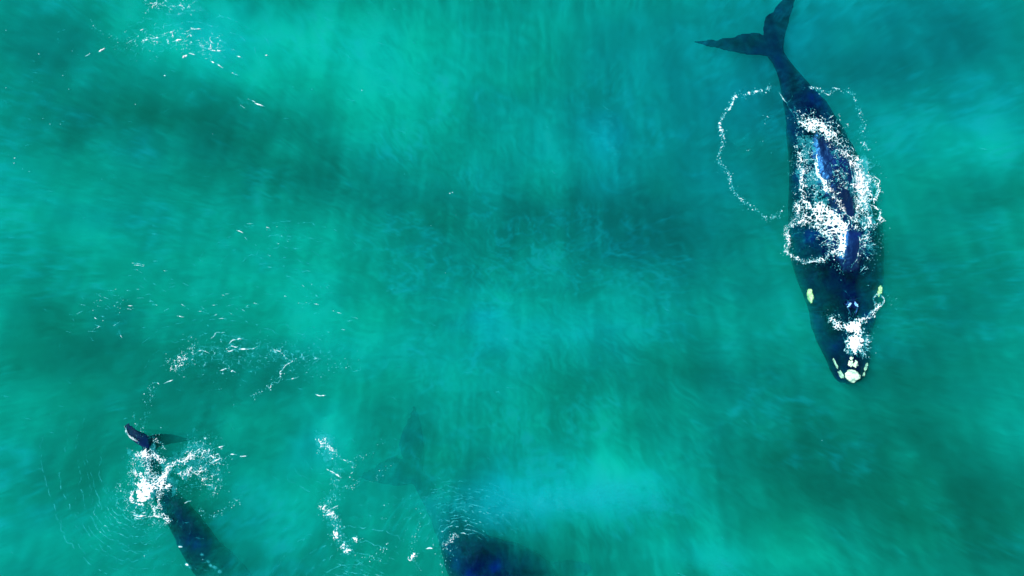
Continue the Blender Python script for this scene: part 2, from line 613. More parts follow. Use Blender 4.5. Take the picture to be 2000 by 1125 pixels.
A_R1 = [(1595, 258, 2, -.03, .5, 0), (1600, 272, 12, .06, .5, 0), (1611, 293, 24, .14, .45, 0), (1622, 315, 36, .21, .42, 0), (1632, 340, 44, .24, .40, 0), (1640, 365, 41, .21, .40, 0),
        (1648, 386, 31, .17, .42, 0), (1655, 406, 21, .12, .5, 0), (1661, 424, 16, .08, .6, 0), (1663, 438, 12, .04, .8, 0), (1663, 450, 4, -.02, .8, 0)]
A_R2 = [(1661, 432, 8, .0, .8, 0), (1662, 448, 15, .07, .6, 0), (1665, 466, 22, .12, .5, 0), (1664, 485, 25, .14, .48, 0), (1660, 504, 21, .11, .5, 0), (1657, 520, 16, .05, .6, 0), (1655, 538, 8, -.03, .8, 0)]
z_ = -.27
A_FL = [(1530, 124, 1500, 84, z_, .30, 0), (1500, 112, 1484, 62, z_, .22, 0), (1462, 109, 1452, 64, z_ - .03, .16, 0), (1420, 101, 1415, 72, z_ - .08, .11, 0),
        (1382, 91, 1380, 77, z_ - .14, .10, 0), (1354, 83, 1356, 79, z_ - .2, .09, 0)]
A_FR = [(1532, 124, 1500, 88, z_, .30, 0), (1533, 84, 1488, 58, z_, .22, 0), (1541, 48, 1494, 32, z_ - .03, .16, 0), (1551, 14, 1516, 10, z_ - .08, .11, 0),
        (1559, -22, 1538, -20, z_ - .12, .07, 0), (1562, -58, 1560, -56, z_ - .15, .03, 0)]
A_PL = [(1580, 505, 1584, 455, -1.2, .35, 0), (1560, 492, 1572, 432, -1.3, .3, 0), (1550, 455, 1566, 402, -1.5, .22, 0), (1553, 405, 1568, 388, -1.7, .08, 0)]
A_PR = [(1700, 505, 1696, 455, -1.2, .35, 0), (1718, 480, 1706, 430, -1.3, .3, 0), (1722, 440, 1706, 400, -1.5, .22, 0), (1716, 402, 1704, 392, -1.7, .08, 0)]
bodyA = merged_body('body', [body_tube(A_ST, 90, 44, .52), body_tube(A_ROST, 40, 28), body_tube(A_R1, 40, 24, 1.0), body_tube(A_R2, 30, 24, 1.0), fin(A_FL), fin(A_FR), fin(A_PL), fin(A_PR)], m_skin, wa)
treeA = bvh_of(bodyA)
lump('callosity', 1664, 734, 14, 12.5, .16, m_crust, wa, treeA, seed=3, rough=.22)['label'] = 'large round white bonnet callosity on the snout tip'
for i, (px, py, rx, ry) in enumerate([(1661, 710, 4.5, 5), (1671, 711, 4.5, 5.5), (1662, 700, 3, 3)]):
    lump('callosity', px, py, rx, ry, .05, m_crust, wa, treeA, seed=11 + i, rough=.6)
for i, (px, py, rx, ry, an) in enumerate([(1629, 728, 3.8, 8.5, 32), (1617, 707, 1.7, 10, 24), (1692, 717, 2.6, 8, -18), (1688, 731, 2.2, 4, -28)]):
    lump('lip_callosity', px, py, rx, ry, .07, m_lip, wa, treeA, ang=-an, seed=21 + i, zmin=-.8, rough=.5)
lump('eye_patch', 1578, 577, 5.2, 13, .16, m_lime, wa, treeA, ang=-12, seed=33, zmin=-.55, rough=.5)['label'] = 'yellow green patch above the eye, left in the photo'
lump('eye_patch', 1719, 568, 3, 10, .15, m_lime, wa, treeA, ang=12, seed=34, zmin=-.55, rough=.45)
bh = lump('blowhole', 1663, 592, 13, 12, .05, m_skin, wa, treeA, seed=41, rough=.5)
for s_ in (-1, 1):
    nn = lump('nostril', 1664 + s_ * 6.5, 595, 2.4, 5.2, .05, m_nostril, wa, treeA, ang=-s_ * 38, seed=45 + s_, rough=.5, sink=0)
    nn.parent = bh
    nn.location = (0, 0, 0.03)
    rd = lump('ridge', 1664 + s_ * 7, 608, 2.0, 11, .07, m_skin, wa, treeA, ang=s_ * 22, seed=51 + s_, rough=.1, sink=.2)
    rd.parent = bh
    rd.location = (0, 0, 0.02)

# ---- the whale at the lower left, raising one fluke tip
wb = empty('whale', (wx(380), wy(1060), -1.5))
props(wb, 'submerged dark whale lifting a fluke tip out beside white splash', 'whale')
B_ST = [(288, 862, 9, -.05, .8, 0), (292, 885, 16, -.10, 1.1, 0), (302, 920, 17, -.55, 1.1, 0), (320, 960, 22, -.42, 1.1, 0), (345, 1000, 29, -.24, .8, 0),
        (373, 1040, 36, -.12, .85, 0), (404, 1085, 39, -.34, .9, 0), (438, 1130, 46, -.85, .9, 0), (480, 1195, 56, -1.2, .8, 0), (522, 1265, 64, -1.3, .8, 0),
        (565, 1335, 60, -1.4, .8, 0), (604, 1400, 44, -1.5, .7, 0), (636, 1455, 24, -1.2, .7, 0), (645, 1475, 6, -1.3, .7, 0)]
B_FL = [(292, 884, 292, 850, -.10, .26, 0), (276, 874, 280, 842, .10, .18, -.05), (260, 864, 268, 838, .38, .13, -.18), (247, 850, 258, 829, .72, .09, -.22), (241, 834, 249, 824, .9, .08, -.12)]
B_FR = [(290, 884, 290, 850, -.10, .26, 0), (308, 876, 308, 845, -.5, .22, 0), (334, 868, 334, 846, -1.05, .16, 0), (360, 864, 358, 852, -1.5, .10, 0), (385, 858, 383, 856, -1.9, .03, 0)]
bodyB = merged_body('body', [body_tube(B_ST, 70, 36, .85), fin(B_FL), fin(B_FR)], m_skin, wb, .045, 890)
treeB = bvh_of(bodyB)

# ---- the whale at the bottom centre, tail deep and faded
wc = empty('whale', (wx(1000), wy(1140), -2.2))
props(wc, 'dark navy whale rising at the bottom centre edge, its faint tail deep in green water', 'whale')
C_ST = [(808, 915, 12, -1.8, .7, 0), (826, 945, 17, -1.7, 1.1, 0), (848, 980, 22, -1.8, 1.1, 0), (874, 1020, 30, -1.0, .8, 0), (902, 1062, 46, -.30, .7, 0), (942, 1108, 70, -.06, .75, 0),
        (1005, 1160, 92, -.10, .7, 0), (1045, 1240, 86, -.12, .7, 0), (1110, 1310, 80, -.2, .7, 0), (1170, 1375, 62, -.3, .7, 0), (1215, 1425, 40, -.5, .7, 0), (1240, 1452, 10, -.6, .7, 0)]
C_FL = [(812, 945, 796, 900, -2.0, .30, 0), (780, 950, 768, 890, -1.95, .22, 0), (750, 948, 742, 902, -1.95, .16, 0), (716, 940, 716, 918, -2.1, .1, 0), (688, 928, 690, 925, -2.8, .03, 0)]
C_FR = [(826, 930, 790, 905, -2.0, .30, 0), (832, 892, 778, 868, -1.9, .22, 0), (828, 850, 786, 838, -1.9, .16, 0), (820, 812, 800, 806, -2.0, .1, 0), (809, 784, 807, 784, -2.1, .03, 0)]
C_PR = [(1060, 1190, 1010, 1150, -1.0, .35, 0), (1095, 1165, 1050, 1115, -1.2, .3, 0), (1130, 1140, 1090, 1092, -1.5, .22, 0), (1160, 1112, 1140, 1092, -1.8, .06, 0)]
bodyC = merged_body('body', [body_tube(C_ST, 70, 40, .8), fin(C_FL), fin(C_FR), fin(C_PR)], m_skin, wc, .05, 960)
treeC = bvh_of(bodyC)

# ================================================================ foam
FX0, FY0 = -20, -20
FW, FH = 2040, 1165
fx = np.arange(FW) + FX0
fy = np.arange(FH) + FY0
FXX, FYY = np.meshgrid(fx.astype(float), fy.astype(float))
D = np.zeros((FH, FW), np.float32)


def win(x0, y0, x1, y1):
    a, b = max(int(x0) - FX0, 0), min(int(x1) - FX0, FW)
    c, d = max(int(y0) - FY0, 0), min(int(y1) - FY0, FH)
    return (slice(c, d), slice(a, b)) if b > a and d > c else None


def splat(x, y, rx, ry=None, ang=0.0, amp=1.0, p=1.6):
    ry = rx if ry is None else ry
    r = max(rx, ry) * 2.2 + 1
    s = win(x - r, y - r, x + r + 1, y + r + 1)
    if s is None:
        return
    dx, dy = FXX[s] - x, FYY[s] - y
    ca, sa = math.cos(ang), math.sin(ang)
    u, v = (dx * ca + dy * sa) / rx, (-dx * sa + dy * ca) / ry
    D[s] = np.maximum(D[s], amp * np.exp(-(u * u + v * v) ** p))


def along(pts, step=1.0):
    p = np.array(pts, float)
    d = np.r_[0, np.cumsum(np.hypot(*np.diff(p, axis=0).T))]
    t = np.arange(0, d[-1], step)
    return np.c_[np.interp(t, d, p[:, 0]), np.interp(t, d, p[:, 1])], t / max(d[-1], 1e-6)


def stroke(pts, w=1.2, amp=1.0, wob=1.5, taper=True, breakup=.3, seed=None):
    q, t = along(pts, .8)
    s = rng.integers(0, 9999) if seed is None else seed
    k = np.arange(len(q)) * .8
    ox_ = (vnoise(k / 9, k * 0 + s, 3) - .5) * 2 * wob
    oy_ = (vnoise(k / 9, k * 0 + s + 31, 4) - .5) * 2 * wob
    br = vnoise(k / 6, k * 0 + s + 7, 5)
    for i in range(len(q)):
        if br[i] < breakup:
            continue
        f = math.sin(math.pi * min(max(t[i], .04), .96)) ** .6 if taper else 1
        splat(q[i, 0] + ox_[i], q[i, 1] + oy_[i], max(w * .8 * f * (.5 + .8 * br[i]), .55), amp=amp * (.65 + .35 * br[i]))


def strand(x, y, a, l, w, amp):
    """a short curling thread of foam"""
    k = rng.normal(0, .22)
    n = max(int(l / .8), 2)
    for i in range(n):
        f = 1 - abs(2 * i / (n - 1) - 1) * .5
        splat(x, y, w * f, amp=amp * (.7 + .3 * f))
        x, y, a = x + .8 * math.cos(a), y + .8 * math.sin(a), a + k


def drops(pts, n, spread, rmin=.5, rmax=1.6, amp=(.35, 1.0), clump=.6):
    q, _ = along(pts, 1.0)
    base = rng.integers(0, len(q), max(int(n * .13), 3))
    for _k in range(int(n * .8)):
        i = base[rng.integers(len(base))] + int(rng.normal(0, 3)) if rng.random() < clump else rng.integers(len(q))
        i = min(max(i, 0), len(q) - 1)
        x, y = q[i] + rng.normal(0, spread, 2)
        r = rmin + (rmax - rmin) * rng.random() ** 2.4
        if rng.random() < .3:
            strand(x, y, rng.uniform(0, 6.28), rng.uniform(1.5, 5), .55 + .25 * r, rng.uniform(*amp))
        else:
            splat(x, y, r, r * rng.uniform(.5, 1.1), rng.uniform(0, 3.1), rng.uniform(*amp))


def cloud(cx, cy, rx, ry, n, **k):
    ang = k.pop('ang', 0.0)
    rmin, rmax = k.get('rmin', .5), k.get('rmax', 1.35)
    lo, hi = k.get('amp', (.3, 1.0))
    ca, sa = math.cos(R(ang)), math.sin(R(ang))
    for _k in range(int(n * .6)):
        u, v = rng.normal(0, .5, 2)
        u, v = u * rx, v * ry
        r = rmin + (rmax - rmin) * rng.random() ** 2.4
        x, y = cx + u * ca - v * sa, cy + u * sa + v * ca
        if rng.random() < .5:
            strand(x, y, rng.uniform(0, 6.28), rng.uniform(1.5, 6), .5 + .2 * r, rng.uniform(lo, hi))
        else:
            splat(x, y, r, r * rng.uniform(.45, 1.1), rng.uniform(0, 3.1), rng.uniform(lo, hi))


def burst(cx, cy, r0, r1, n, a0=0, a1=360, w=1.0, amp=(.5, 1.0), bend=.25):
    for _k in range(n):
        a = R(rng.uniform(a0, a1))
        ra = r0 + (r1 - r0) * .4 * rng.random()
        rb = ra + (r1 - ra) * rng.uniform(.25, 1)
        b = a + rng.normal(0, bend)
        m = (ra + rb) / 2
        stroke([(cx + ra * math.cos(a), cy + ra * math.sin(a)), (cx + m * math.cos((a + b) / 2), cy + m * math.sin((a + b) / 2)),
                (cx + rb * math.cos(b), cy + rb * math.sin(b))], w=w * rng.uniform(.6, 1.3), amp=rng.uniform(*amp), wob=1.0, breakup=.22)


def seg_dist(x, y, pts):
    best = np.full(x.shape, 1e9)
    for (ax, ay), (bx, by) in zip(pts[:-1], pts[1:]):
        vx, vy = bx - ax, by - ay
        t = np.clip(((x - ax) * vx + (y - ay) * vy) / (vx * vx + vy * vy + 1e-9), 0, 1)
        best = np.minimum(best, np.hypot(x - ax - t * vx, y - ay - t * vy))
    return best


def texture_foam(pts, width, cov, kind='lace', cell=11, amp=1.0, seed=1, stretch=(1, 1), ang=0.0, power=2):
    """foam of a given structure within width of a polyline"""
    xs, ys = [p[0] for p in pts], [p[1] for p in pts]
    m = width * 2.2
    s = win(min(xs) - m, min(ys) - m, max(xs) + m, max(ys) + m)
    if s is None:
        return
    x, y = FXX[s], FYY[s]
    wxx = x + (fbm(x / 16, y / 16, seed + 3, 3) - .5) * 16
    wyy = y + (fbm(x / 16, y / 16, seed + 9, 3) - .5) * 16
    d = seg_dist(wxx, wyy, pts) if len(pts) > 1 else np.hypot(wxx - xs[0], wyy - ys[0])
    c = cov * {'lace': .88, 'net': .84, 'cloud': .76}[kind] * np.exp(-(d / width) ** power)
    a = R(ang)
    u = (wxx * math.cos(a) + wyy * math.sin(a)) / stretch[0]
    v = (-wxx * math.sin(a) + wyy * math.cos(a)) / stretch[1]
    if kind == 'lace':
        f1, f2 = worley(u / cell, v / cell, seed)
        g1, g2 = worley(u / cell * 2.3 + 5, v / cell * 2.3, seed + 4)
        rdg = np.maximum(1 - (f2 - f1) * 5.0, (1 - (g2 - g1) * 5.0) * .8)
        t = np.clip(rdg, 0, 1) * (.45 + 1.0 * fbm(x / 7, y / 7, seed + 6, 3))
    elif kind == 'net':
        f1, f2 = worley(u / cell, v / cell, seed)
        t = np.clip(1 - (f2 - f1) * 2.6, 0, 1) * .6 + .45 * fbm(x / 3.2, y / 3.2, seed + 6, 2)
    else:
        t = fbm(u / cell * 2, v / cell * 2, seed, 4, .6)
        t = np.clip((t - .5) * 1.7 + .5, 0, 1)
        if cell < 12:
            f1, f2 = worley(x / 7 + wxx / 40, y / 6, seed + 2)
            t = t * .72 + .36 * np.clip(1 - (f2 - f1) * 2.4, 0, 1)
    val = amp * sstep(1 - c - .14, 1 - c + .32, t) * (c > .03)
    D[s] = np.maximum(D[s], val)


def erase(poly_pts, width, k=1.0):
    xs, ys = [p[0] for p in poly_pts], [p[1] for p in poly_pts]
    m = width * 2
    s = win(min(xs) - m, min(ys) - m, max(xs) + m, max(ys) + m)
    x, y = FXX[s], FYY[s]
    x2 = x + (fbm(x / 9, y / 9, 61, 2) - .5) * 5
    D[s] *= 1 - k * (1 - sstep(width * .75, width * 1.1, seg_dist(x2, y, poly_pts)))


# -------- foam on and beside the surface whale
BACK1 = [(1598, 272), (1594, 300), (1592, 320), (1602, 350), (1620, 380), (1642, 398)]
texture_foam([(1573, 241), (1598, 249), (1622, 261)], 11, 1.08, 'cloud', 8, seed=3)
texture_foam([(1570, 238), (1600, 240), (1630, 262), (1640, 288)], 22, .62, 'lace', 9, seed=4)
cloud(1612, 245, 36, 20, 110)
cloud(1640, 285, 18, 34, 110, ang=-20)
burst(1590, 262, 4, 50, 46, 60, 165, .9, (.35, .8))
texture_foam([(1564, 300), (1566, 345), (1568, 382)], 14, .66, 'lace', 9, seed=5)
texture_foam([(1564, 322), (1565, 350), (1567, 370)], 5, .95, 'cloud', 6, seed=6)
stroke([(1568, 315), (1580, 313), (1593, 312)], 1.6)
for k in range(2):
    stroke([(1600, 262), (1596, 285), (1594, 312), (1594, 322), (1602, 347), (1620, 380), (1642, 397)], 1.3, wob=2.5, breakup=.15)
texture_foam([(1592, 322), (1602, 345), (1614, 368)], 7, 1.15, 'cloud', 6, seed=7)
texture_foam([(1614, 370), (1630, 385), (1646, 402), (1660, 425)], 8, .95, 'lace', 7, seed=8)
texture_foam([(1578, 300), (1580, 350), (1600, 385)], 26, .60, 'lace', 8, .8, seed=9)
drops([(1562, 250), (1555, 300), (1562, 340)], 80, 6)
# right flank
texture_foam([(1652, 300), (1670, 320), (1682, 350), (1688, 385)], 15, .82, 'lace', 8, seed=10)
texture_foam([(1668, 322), (1678, 350), (1676, 375)], 10, .80, 'net', 6, seed=11)
burst(1664, 362, 4, 50, 120, -75, 75, 1.1, (.5, 1.0))
texture_foam([(1666, 360), (1676, 364)], 9, 1.2, 'cloud', 7, seed=12)
stroke([(1632, 293), (1646, 300), (1658, 318), (1664, 345), (1665, 370), (1668, 395), (1666, 415)], 1.4, wob=1.2, breakup=.1)
stroke([(1632, 293), (1624, 300), (1613, 305)], 1.2, wob=2)
texture_foam([(1700, 347), (1715, 362), (1714, 385), (1706, 400), (1718, 412), (1720, 428), (1706, 442)], 5, .8, 'lace', 6, seed=13)
stroke([(1697, 350), (1704, 343), (1713, 352), (1717, 366), (1714, 386), (1704, 392)], 1.3, wob=3)
stroke([(1700, 398), (1712, 405), (1719, 418), (1717, 434), (1704, 444)], 1.3, wob=3)
texture_foam([(1690, 380), (1688, 420), (1690, 470)], 20, .58, 'lace', 7, .9, seed=14)
burst(1692, 430, 3, 30, 46, 0, 360, .9)
texture_foam([(1691, 428), (1695, 434)], 7, 1.1, 'cloud', 5, seed=15)
texture_foam([(1672, 384), (1674, 420), (1668, 446)], 8, .85, 'lace', 7, seed=16)
cloud(1700, 330, 26, 50, 200)
cloud(1714, 455, 22, 48, 240)
burst(1672, 480, 8, 42, 52, -55, 50, .9, (.5, 1.0), .12)
cloud(1690, 500, 20, 30, 120)
# thin blue green film of fine bubbles between the strands
texture_foam([(1575, 290), (1580, 340), (1600, 385)], 24, 1.15, 'cloud', 22, .50, seed=101)
texture_foam([(1685, 320), (1695, 370), (1692, 430)], 20, 1.3, 'cloud', 22, .56, seed=102)
texture_foam([(1630, 300), (1650, 340), (1658, 375)], 14, 1.0, 'cloud', 16, .42, seed=103)
texture_foam([(1545, 460), (1600, 480)], 26, .7, 'cloud', 20, .32, seed=104)
# back cracks
texture_foam([(1622, 320), (1640, 345), (1650, 372)], 17, .63, 'lace', 9, .85, seed=17)
for k in range(46):
    x0, y0 = 1638 + rng.normal(0, 12), 350 + rng.normal(0, 22)
    a = rng.uniform(0, 6.28)
    stroke([(x0, y0), (x0 + 7 * math.cos(a), y0 + 7 * math.sin(a)), (x0 + 12 * math.cos(a + .7), y0 + 12 * math.sin(a + .7))], .8, rng.uniform(.35, .95), 1.5, breakup=.2)
# the wide white wash
texture_foam([(1574, 396), (1590, 404), (1610, 412), (1630, 424), (1652, 438)], 12, 1.08, 'cloud', 8, seed=18)
texture_foam([(1600, 418), (1625, 440), (1645, 462), (1650, 485)], 22, .84, 'net', 11, seed=19, stretch=(1.5, .8), ang=10)
texture_foam([(1620, 428), (1642, 446), (1648, 470)], 13, .84, 'net', 10, seed=20)
texture_foam([(1570, 430), (1600, 440), (1630, 480)], 22, .70, 'lace', 9, seed=21, stretch=(1.4, .9), ang=15)
texture_foam([(1560, 405), (1566, 425)], 16, .6, 'lace', 9, seed=22)
texture_foam([(1605, 456), (1625, 466)], 8, .9, 'cloud', 7, .75, seed=23)
stroke([(1640, 408), (1652, 418), (1663, 428), (1664, 444)], 1.5, wob=1.5, breakup=.05)
# ring at the lower left of the wash
RING = [(1555, 395), (1562, 409), (1560, 426), (1548, 442), (1534, 451), (1535, 460), (1541, 470), (1536, 480), (1534, 489), (1548, 502), (1569, 511), (1590, 509), (1608, 505), (1625, 495), (1646, 498)]
texture_foam(RING, 6, .72, 'lace', 7, seed=24)
for k in range(3):
    stroke(RING, 1.0, .95, wob=5, breakup=.3)
stroke([(1602, 481), (1618, 476), (1634, 474)], 1.2, .9)
stroke([(1536, 452), (1550, 455), (1564, 454)], .9, .6)
drops(RING, 260, 5)
cloud(1600, 512, 40, 12, 110)
cloud(1575, 470, 34, 26, 70, amp=(.2, .6))
# outline of the second dry patch
stroke([(1660, 448), (1652, 460), (1648, 478), (1647, 494), (1652, 505), (1645, 516)], 1.5, wob=1, breakup=.02)
stroke([(1660, 446), (1670, 456), (1679, 465), (1678, 486), (1673, 508), (1660, 524)], 1.3, wob=1, breakup=.05)
stroke([(1676, 532), (1686, 522), (1700, 508)], 1.2, .9, wob=3)
cloud(1685, 522, 16, 12, 50)
drops([(1630, 512), (1640, 530), (1645, 540)], 40, 3)
cloud(1655, 520, 40, 14, 110, amp=(.25, .8))
for pl, w_ in (([(1604, 288), (1608, 315), (1614, 340)], 11), ([(1612, 296), (1626, 316)], 6), ([(1650, 378), (1657, 398), (1661, 414)], 9), ([(1663, 462), (1664, 485), (1660, 502)], 12)):
    erase(pl, w_, .97)
# streaks behind the wash
for p, w_, a_ in (([(1521, 180), (1530, 192), (1541, 210), (1552, 230), (1562, 250)], 2.2, .5), ([(1521, 180), (1530, 196), (1538, 202)], 1.4, .9),
                  ([(1548, 186), (1544, 196), (1536, 200)], 1.2, .7), ([(1547, 200), (1556, 222), (1566, 244)], 2.6, .38), ([(1568, 200), (1576, 216), (1584, 236)], 2.6, .33),
                  ([(1575, 190), (1580, 205), (1586, 222)], 1.6, .3), ([(1550, 225), (1558, 246), (1566, 268)], 1.8, .3)):
    stroke(p, w_, a_, 1.0, breakup=.05)
# -------- ring of drops, left and right of the whale
LR = [(1503, 171), (1490, 176), (1476, 180), (1458, 184), (1435, 189), (1428, 205), (1416, 221), (1405, 243), (1411, 266), (1411, 286), (1404, 304), (1404, 317), (1415, 329), (1423, 338),
      (1426, 358), (1433, 374), (1442, 387), (1455, 396), (1473, 407), (1485, 416), (1494, 426), (1511, 426), (1520, 419), (1528, 411)]
drops(LR, 620, 2.3, rmax=2.3, amp=(.6, 1.0), clump=.75)
drops(LR, 160, 5.5, rmax=1.3, amp=(.3, .9), clump=.7)
texture_foam(LR, 13, .95, 'cloud', 16, .22, seed=111)
for i_ in (0, 6, 14, 19):
    stroke(LR[i_:i_ + 4], .8, .8, wob=4, breakup=.4)
drops(LR, 240, 7, amp=(.3, .8))
stroke([(1425, 212), (1431, 200), (1434, 192)], 2.6, 1, .5, breakup=0)
for c_ in ((1462, 182), (1476, 179), (1436, 189), (1405, 241), (1406, 250)):
    splat(c_[0], c_[1], 3.4, 2.6, amp=1)
stroke([(1410, 326), (1416, 329), (1422, 333)], 1.8, 1, .5, breakup=0)
stroke([(1424, 345), (1429, 357), (1434, 372)], 2.0, .6)
stroke([(1486, 421), (1500, 424), (1512, 425)], 1.6, .9)
drops([(1440, 388), (1470, 405)], 110, 7, amp=(.2, .6))
cloud(1497, 230, 16, 18, 22)
cloud(1440, 280, 30, 20, 50, amp=(.25, .7))
cloud(1460, 293, 6, 4, 10)
cloud(1490, 270, 20, 40, 18)
RRI = [(1568, 173), (1583, 170), (1597, 175), (1610, 180), (1622, 182), (1630, 175), (1640, 172), (1648, 181), (1661, 179), (1668, 191), (1674, 207), (1681, 225), (1685, 240), (1683, 255), (1687, 268), (1684, 280), (1694, 292)]
drops(RRI, 330, 2.8, rmax=2.2, clump=.8, amp=(.5, 1.0))
drops(RRI[-5:], 150, 6, amp=(.3, .8))
stroke([(1570, 171), (1578, 169), (1583, 170)], 1.2, .9)
stroke([(1610, 183), (1620, 185), (1623, 178)], 1.3, .9)
# -------- spray on the head
texture_foam([(1660, 636), (1672, 636)], 15, 1.3, 'cloud', 8, seed=31)
texture_foam([(1619, 622), (1636, 636), (1655, 644)], 8, .95, 'net', 6, seed=32)
stroke([(1617, 619), (1630, 634), (1648, 646)], 2.0, 1, 1.5, breakup=.05)
texture_foam([(1670, 664), (1668, 674)], 18, 1.45, 'cloud', 8, seed=33)
burst(1672, 670, 10, 34, 80, -70, 80, 1.0)
burst(1668, 672, 10, 26, 40, 60, 200, 1.0)
texture_foam([(1682, 630), (1695, 622), (1708, 608), (1715, 595)], 7, .85, 'lace', 7, seed=34)
for k in range(3):
    stroke([(1681, 634), (1694, 620), (1706, 606), (1712, 600)], 1.0, .9, 3)
cyc = [(1716 + 9 * math.cos(t), 588 + 12 * math.sin(t)) for t in np.linspace(0, 6.5, 16)]
for k in range(3):
    stroke(cyc, 1.1, .95, 3, taper=False)
stroke([(1724, 612), (1720, 620), (1714, 626)], 1.2, .7)
cloud(1742, 580, 14, 26, 60, amp=(.25, .8))
cloud(1622, 612, 22, 12, 70)
cloud(1636, 618, 14, 10, 50)
cloud(1690, 660, 24, 36, 130, amp=(.3, .9))
cloud(1608, 650, 20, 50, 40, amp=(.15, .45))
cloud(1690, 695, 12, 8, 40)
stroke([(1683, 697), (1690, 699), (1694, 694)], 1.4, .9, 1)
texture_foam([(1690, 640), (1694, 660)], 10, .55, 'cloud', 8, .5, seed=35)
for p in ([(1648, 583), (1656, 587), (1664, 585)], [(1664, 586), (1672, 584), (1680, 583)], [(1648, 566), (1656, 574), (1662, 582)]):
    stroke(p, 1.0, .5, .6, breakup=.05)
for s_ in (-1, 1):  # wet glints on the nostrils, drawn as foam strokes
    stroke([(1664 + s_ * 9, 601), (1664 + s_ * 5, 610), (1664 + s_ * 1, 618)], .8, .65, .6, breakup=.02)
cloud(1695, 557, 5, 2, 6)
# -------- lower left splash
texture_foam([(282, 940), (288, 955), (280, 970)], 17, 1.12, 'cloud', 9, seed=41)
texture_foam([(277, 962), (284, 972)], 9, 1.45, 'cloud', 9, seed=42)
texture_foam([(280, 900), (290, 960), (330, 930), (390, 900)], 40, 1.1, 'cloud', 20, .42, seed=141)
texture_foam([(395, 865), (400, 925)], 34, 1.0, 'cloud', 20, .40, seed=142)
texture_foam([(640, 865), (655, 930), (645, 1000), (670, 1060)], 16, 1.0, 'cloud', 18, .36, seed=143)
texture_foam([(350, 710), (460, 670), (560, 700)], 26, .9, 'cloud', 20, .32, seed=144)
texture_foam([(290, 952), (310, 950), (326, 952)], 11, .95, 'net', 6, seed=43, stretch=(1.6, .8))
texture_foam([(258, 960), (262, 975), (272, 983), (284, 984)], 4, .95, 'cloud', 5, seed=44)
stroke([(258, 950), (256, 965), (263, 978), (276, 986), (288, 985)], 1.8, 1, 2)
texture_foam([(312, 940), (322, 925), (332, 908), (345, 905), (362, 898), (376, 886)], 9, .9, 'lace', 7, seed=45)
texture_foam([(318, 938), (322, 925), (330, 912)], 8, .95, 'net', 5, seed=46)
stroke([(358, 902), (368, 896), (378, 884)], 2.0, 1, 1.5, breakup=.05)
for p in ([(384, 882), (390, 878), (396, 874)], [(396, 884), (400, 880), (406, 876)], [(416, 892), (422, 888), (430, 885)], [(426, 874), (434, 871), (440, 869)],
          [(414, 904), (424, 898), (432, 894)], [(424, 882), (428, 888), (432, 896)], [(448, 887), (458, 887), (466, 888)], [(467, 891), (476, 891), (484, 890)], [(405, 905), (398, 912), (392, 916)]):
    stroke(p, 1.6, 1, .8, breakup=.05)
texture_foam([(268, 888), (285, 884), (300, 892), (316, 900)], 8, .95, 'lace', 7, seed=47)
texture_foam([(278, 884), (286, 890)], 6, 1.0, 'cloud', 5, seed=48)
texture_foam([(285, 895), (290, 915), (298, 935)], 12, .75, 'lace', 7, seed=49)
texture_foam([(262, 900), (262, 925), (266, 945)], 16, .6, 'lace', 7, .85, seed=50)
cloud(270, 905, 26, 44, 340, amp=(.25, .9))
cloud(300, 920, 40, 60, 300, amp=(.25, .9))
cloud(386, 862, 24, 22, 220, amp=(.25, .8))
drops([(352, 880), (370, 862), (400, 858)], 120, 7, amp=(.25, .8))
texture_foam([(304, 855), (308, 862), (316, 874)], 7, .65, 'lace', 6, seed=51)
cloud(308, 868, 14, 14, 60)
texture_foam([(360, 925), (390, 922), (398, 935)], 12, .68, 'lace', 8, seed=52)
cloud(375, 925, 38, 22, 170, amp=(.25, .9))
texture_foam([(310, 960), (312, 985)], 9, .78, 'lace', 6, seed=53)
cloud(345, 955, 40, 16, 150, amp=(.3, .9))
stroke([(360, 982), (368, 979), (376, 978)], 1.6, 1)
drops([(388, 990), (400, 1004), (414, 1010), (430, 1000), (445, 988), (462, 978), (470, 968)], 230, 4, amp=(.3, .9))
cloud(430, 950, 16, 10, 30)
for r_ in (0, 7, 14, 22):
    stroke([(256, 992 + r_ * .9), (270, 999 + r_), (290, 998 + r_ * .9)], 1.1 if r_ != 14 else 1.6, .85 if r_ in (7, 14) else .5, 1.5)
stroke([(260, 1005), (272, 1008), (286, 1006)], 2.4, 1, .8, breakup=0)
texture_foam([(296, 985), (302, 1000), (318, 1008), (332, 1020)], 6, .92, 'lace', 6, seed=54)
stroke([(292, 1010), (306, 1006), (320, 1012), (334, 1024)], 1.8, 1, 2, breakup=.1)
cloud(312, 1020, 18, 12, 90)
cloud(297, 1060, 10, 16, 30, amp=(.25, .7))
for p in ([(330, 1012), (345, 1022), (360, 1034)], [(226, 1010), (240, 1022), (256, 1030)], [(225, 1018), (238, 1028), (252, 1034)], [(262, 1022), (275, 1026), (290, 1025)],
          [(346, 1018), (362, 1020), (385, 1020)], [(398, 1021), (412, 1022)], [(380, 1050), (394, 1051), (404, 1053)], [(163, 895), (166, 905), (170, 914)], [(170, 920), (174, 935), (176, 948)],
          [(180, 970), (190, 985), (200, 996)], [(158, 985), (164, 990), (170, 995)]):
    stroke(p, 1.2, .48, .8, breakup=.05)
splat(353, 1067, 5, 2.4, .1, 1)
for c_ in ((366, 1103, 8, 5), (372, 1108, 5, 3), (395, 1083, 6, 4), (407, 1096, 6, 5), (420, 1108, 9, 5), (430, 1116, 6, 6), (412, 1104, 7, 4)):
    splat(c_[0], c_[1], c_[2], c_[3], .5, .55, 1.0)
for k in range(40):
    stroke([(385 + rng.normal(0, 30), 1100 + rng.normal(0, 8)), (395 + rng.normal(0, 25), 1108 + rng.normal(0, 8))], .9, rng.uniform(.2, .5), 1)
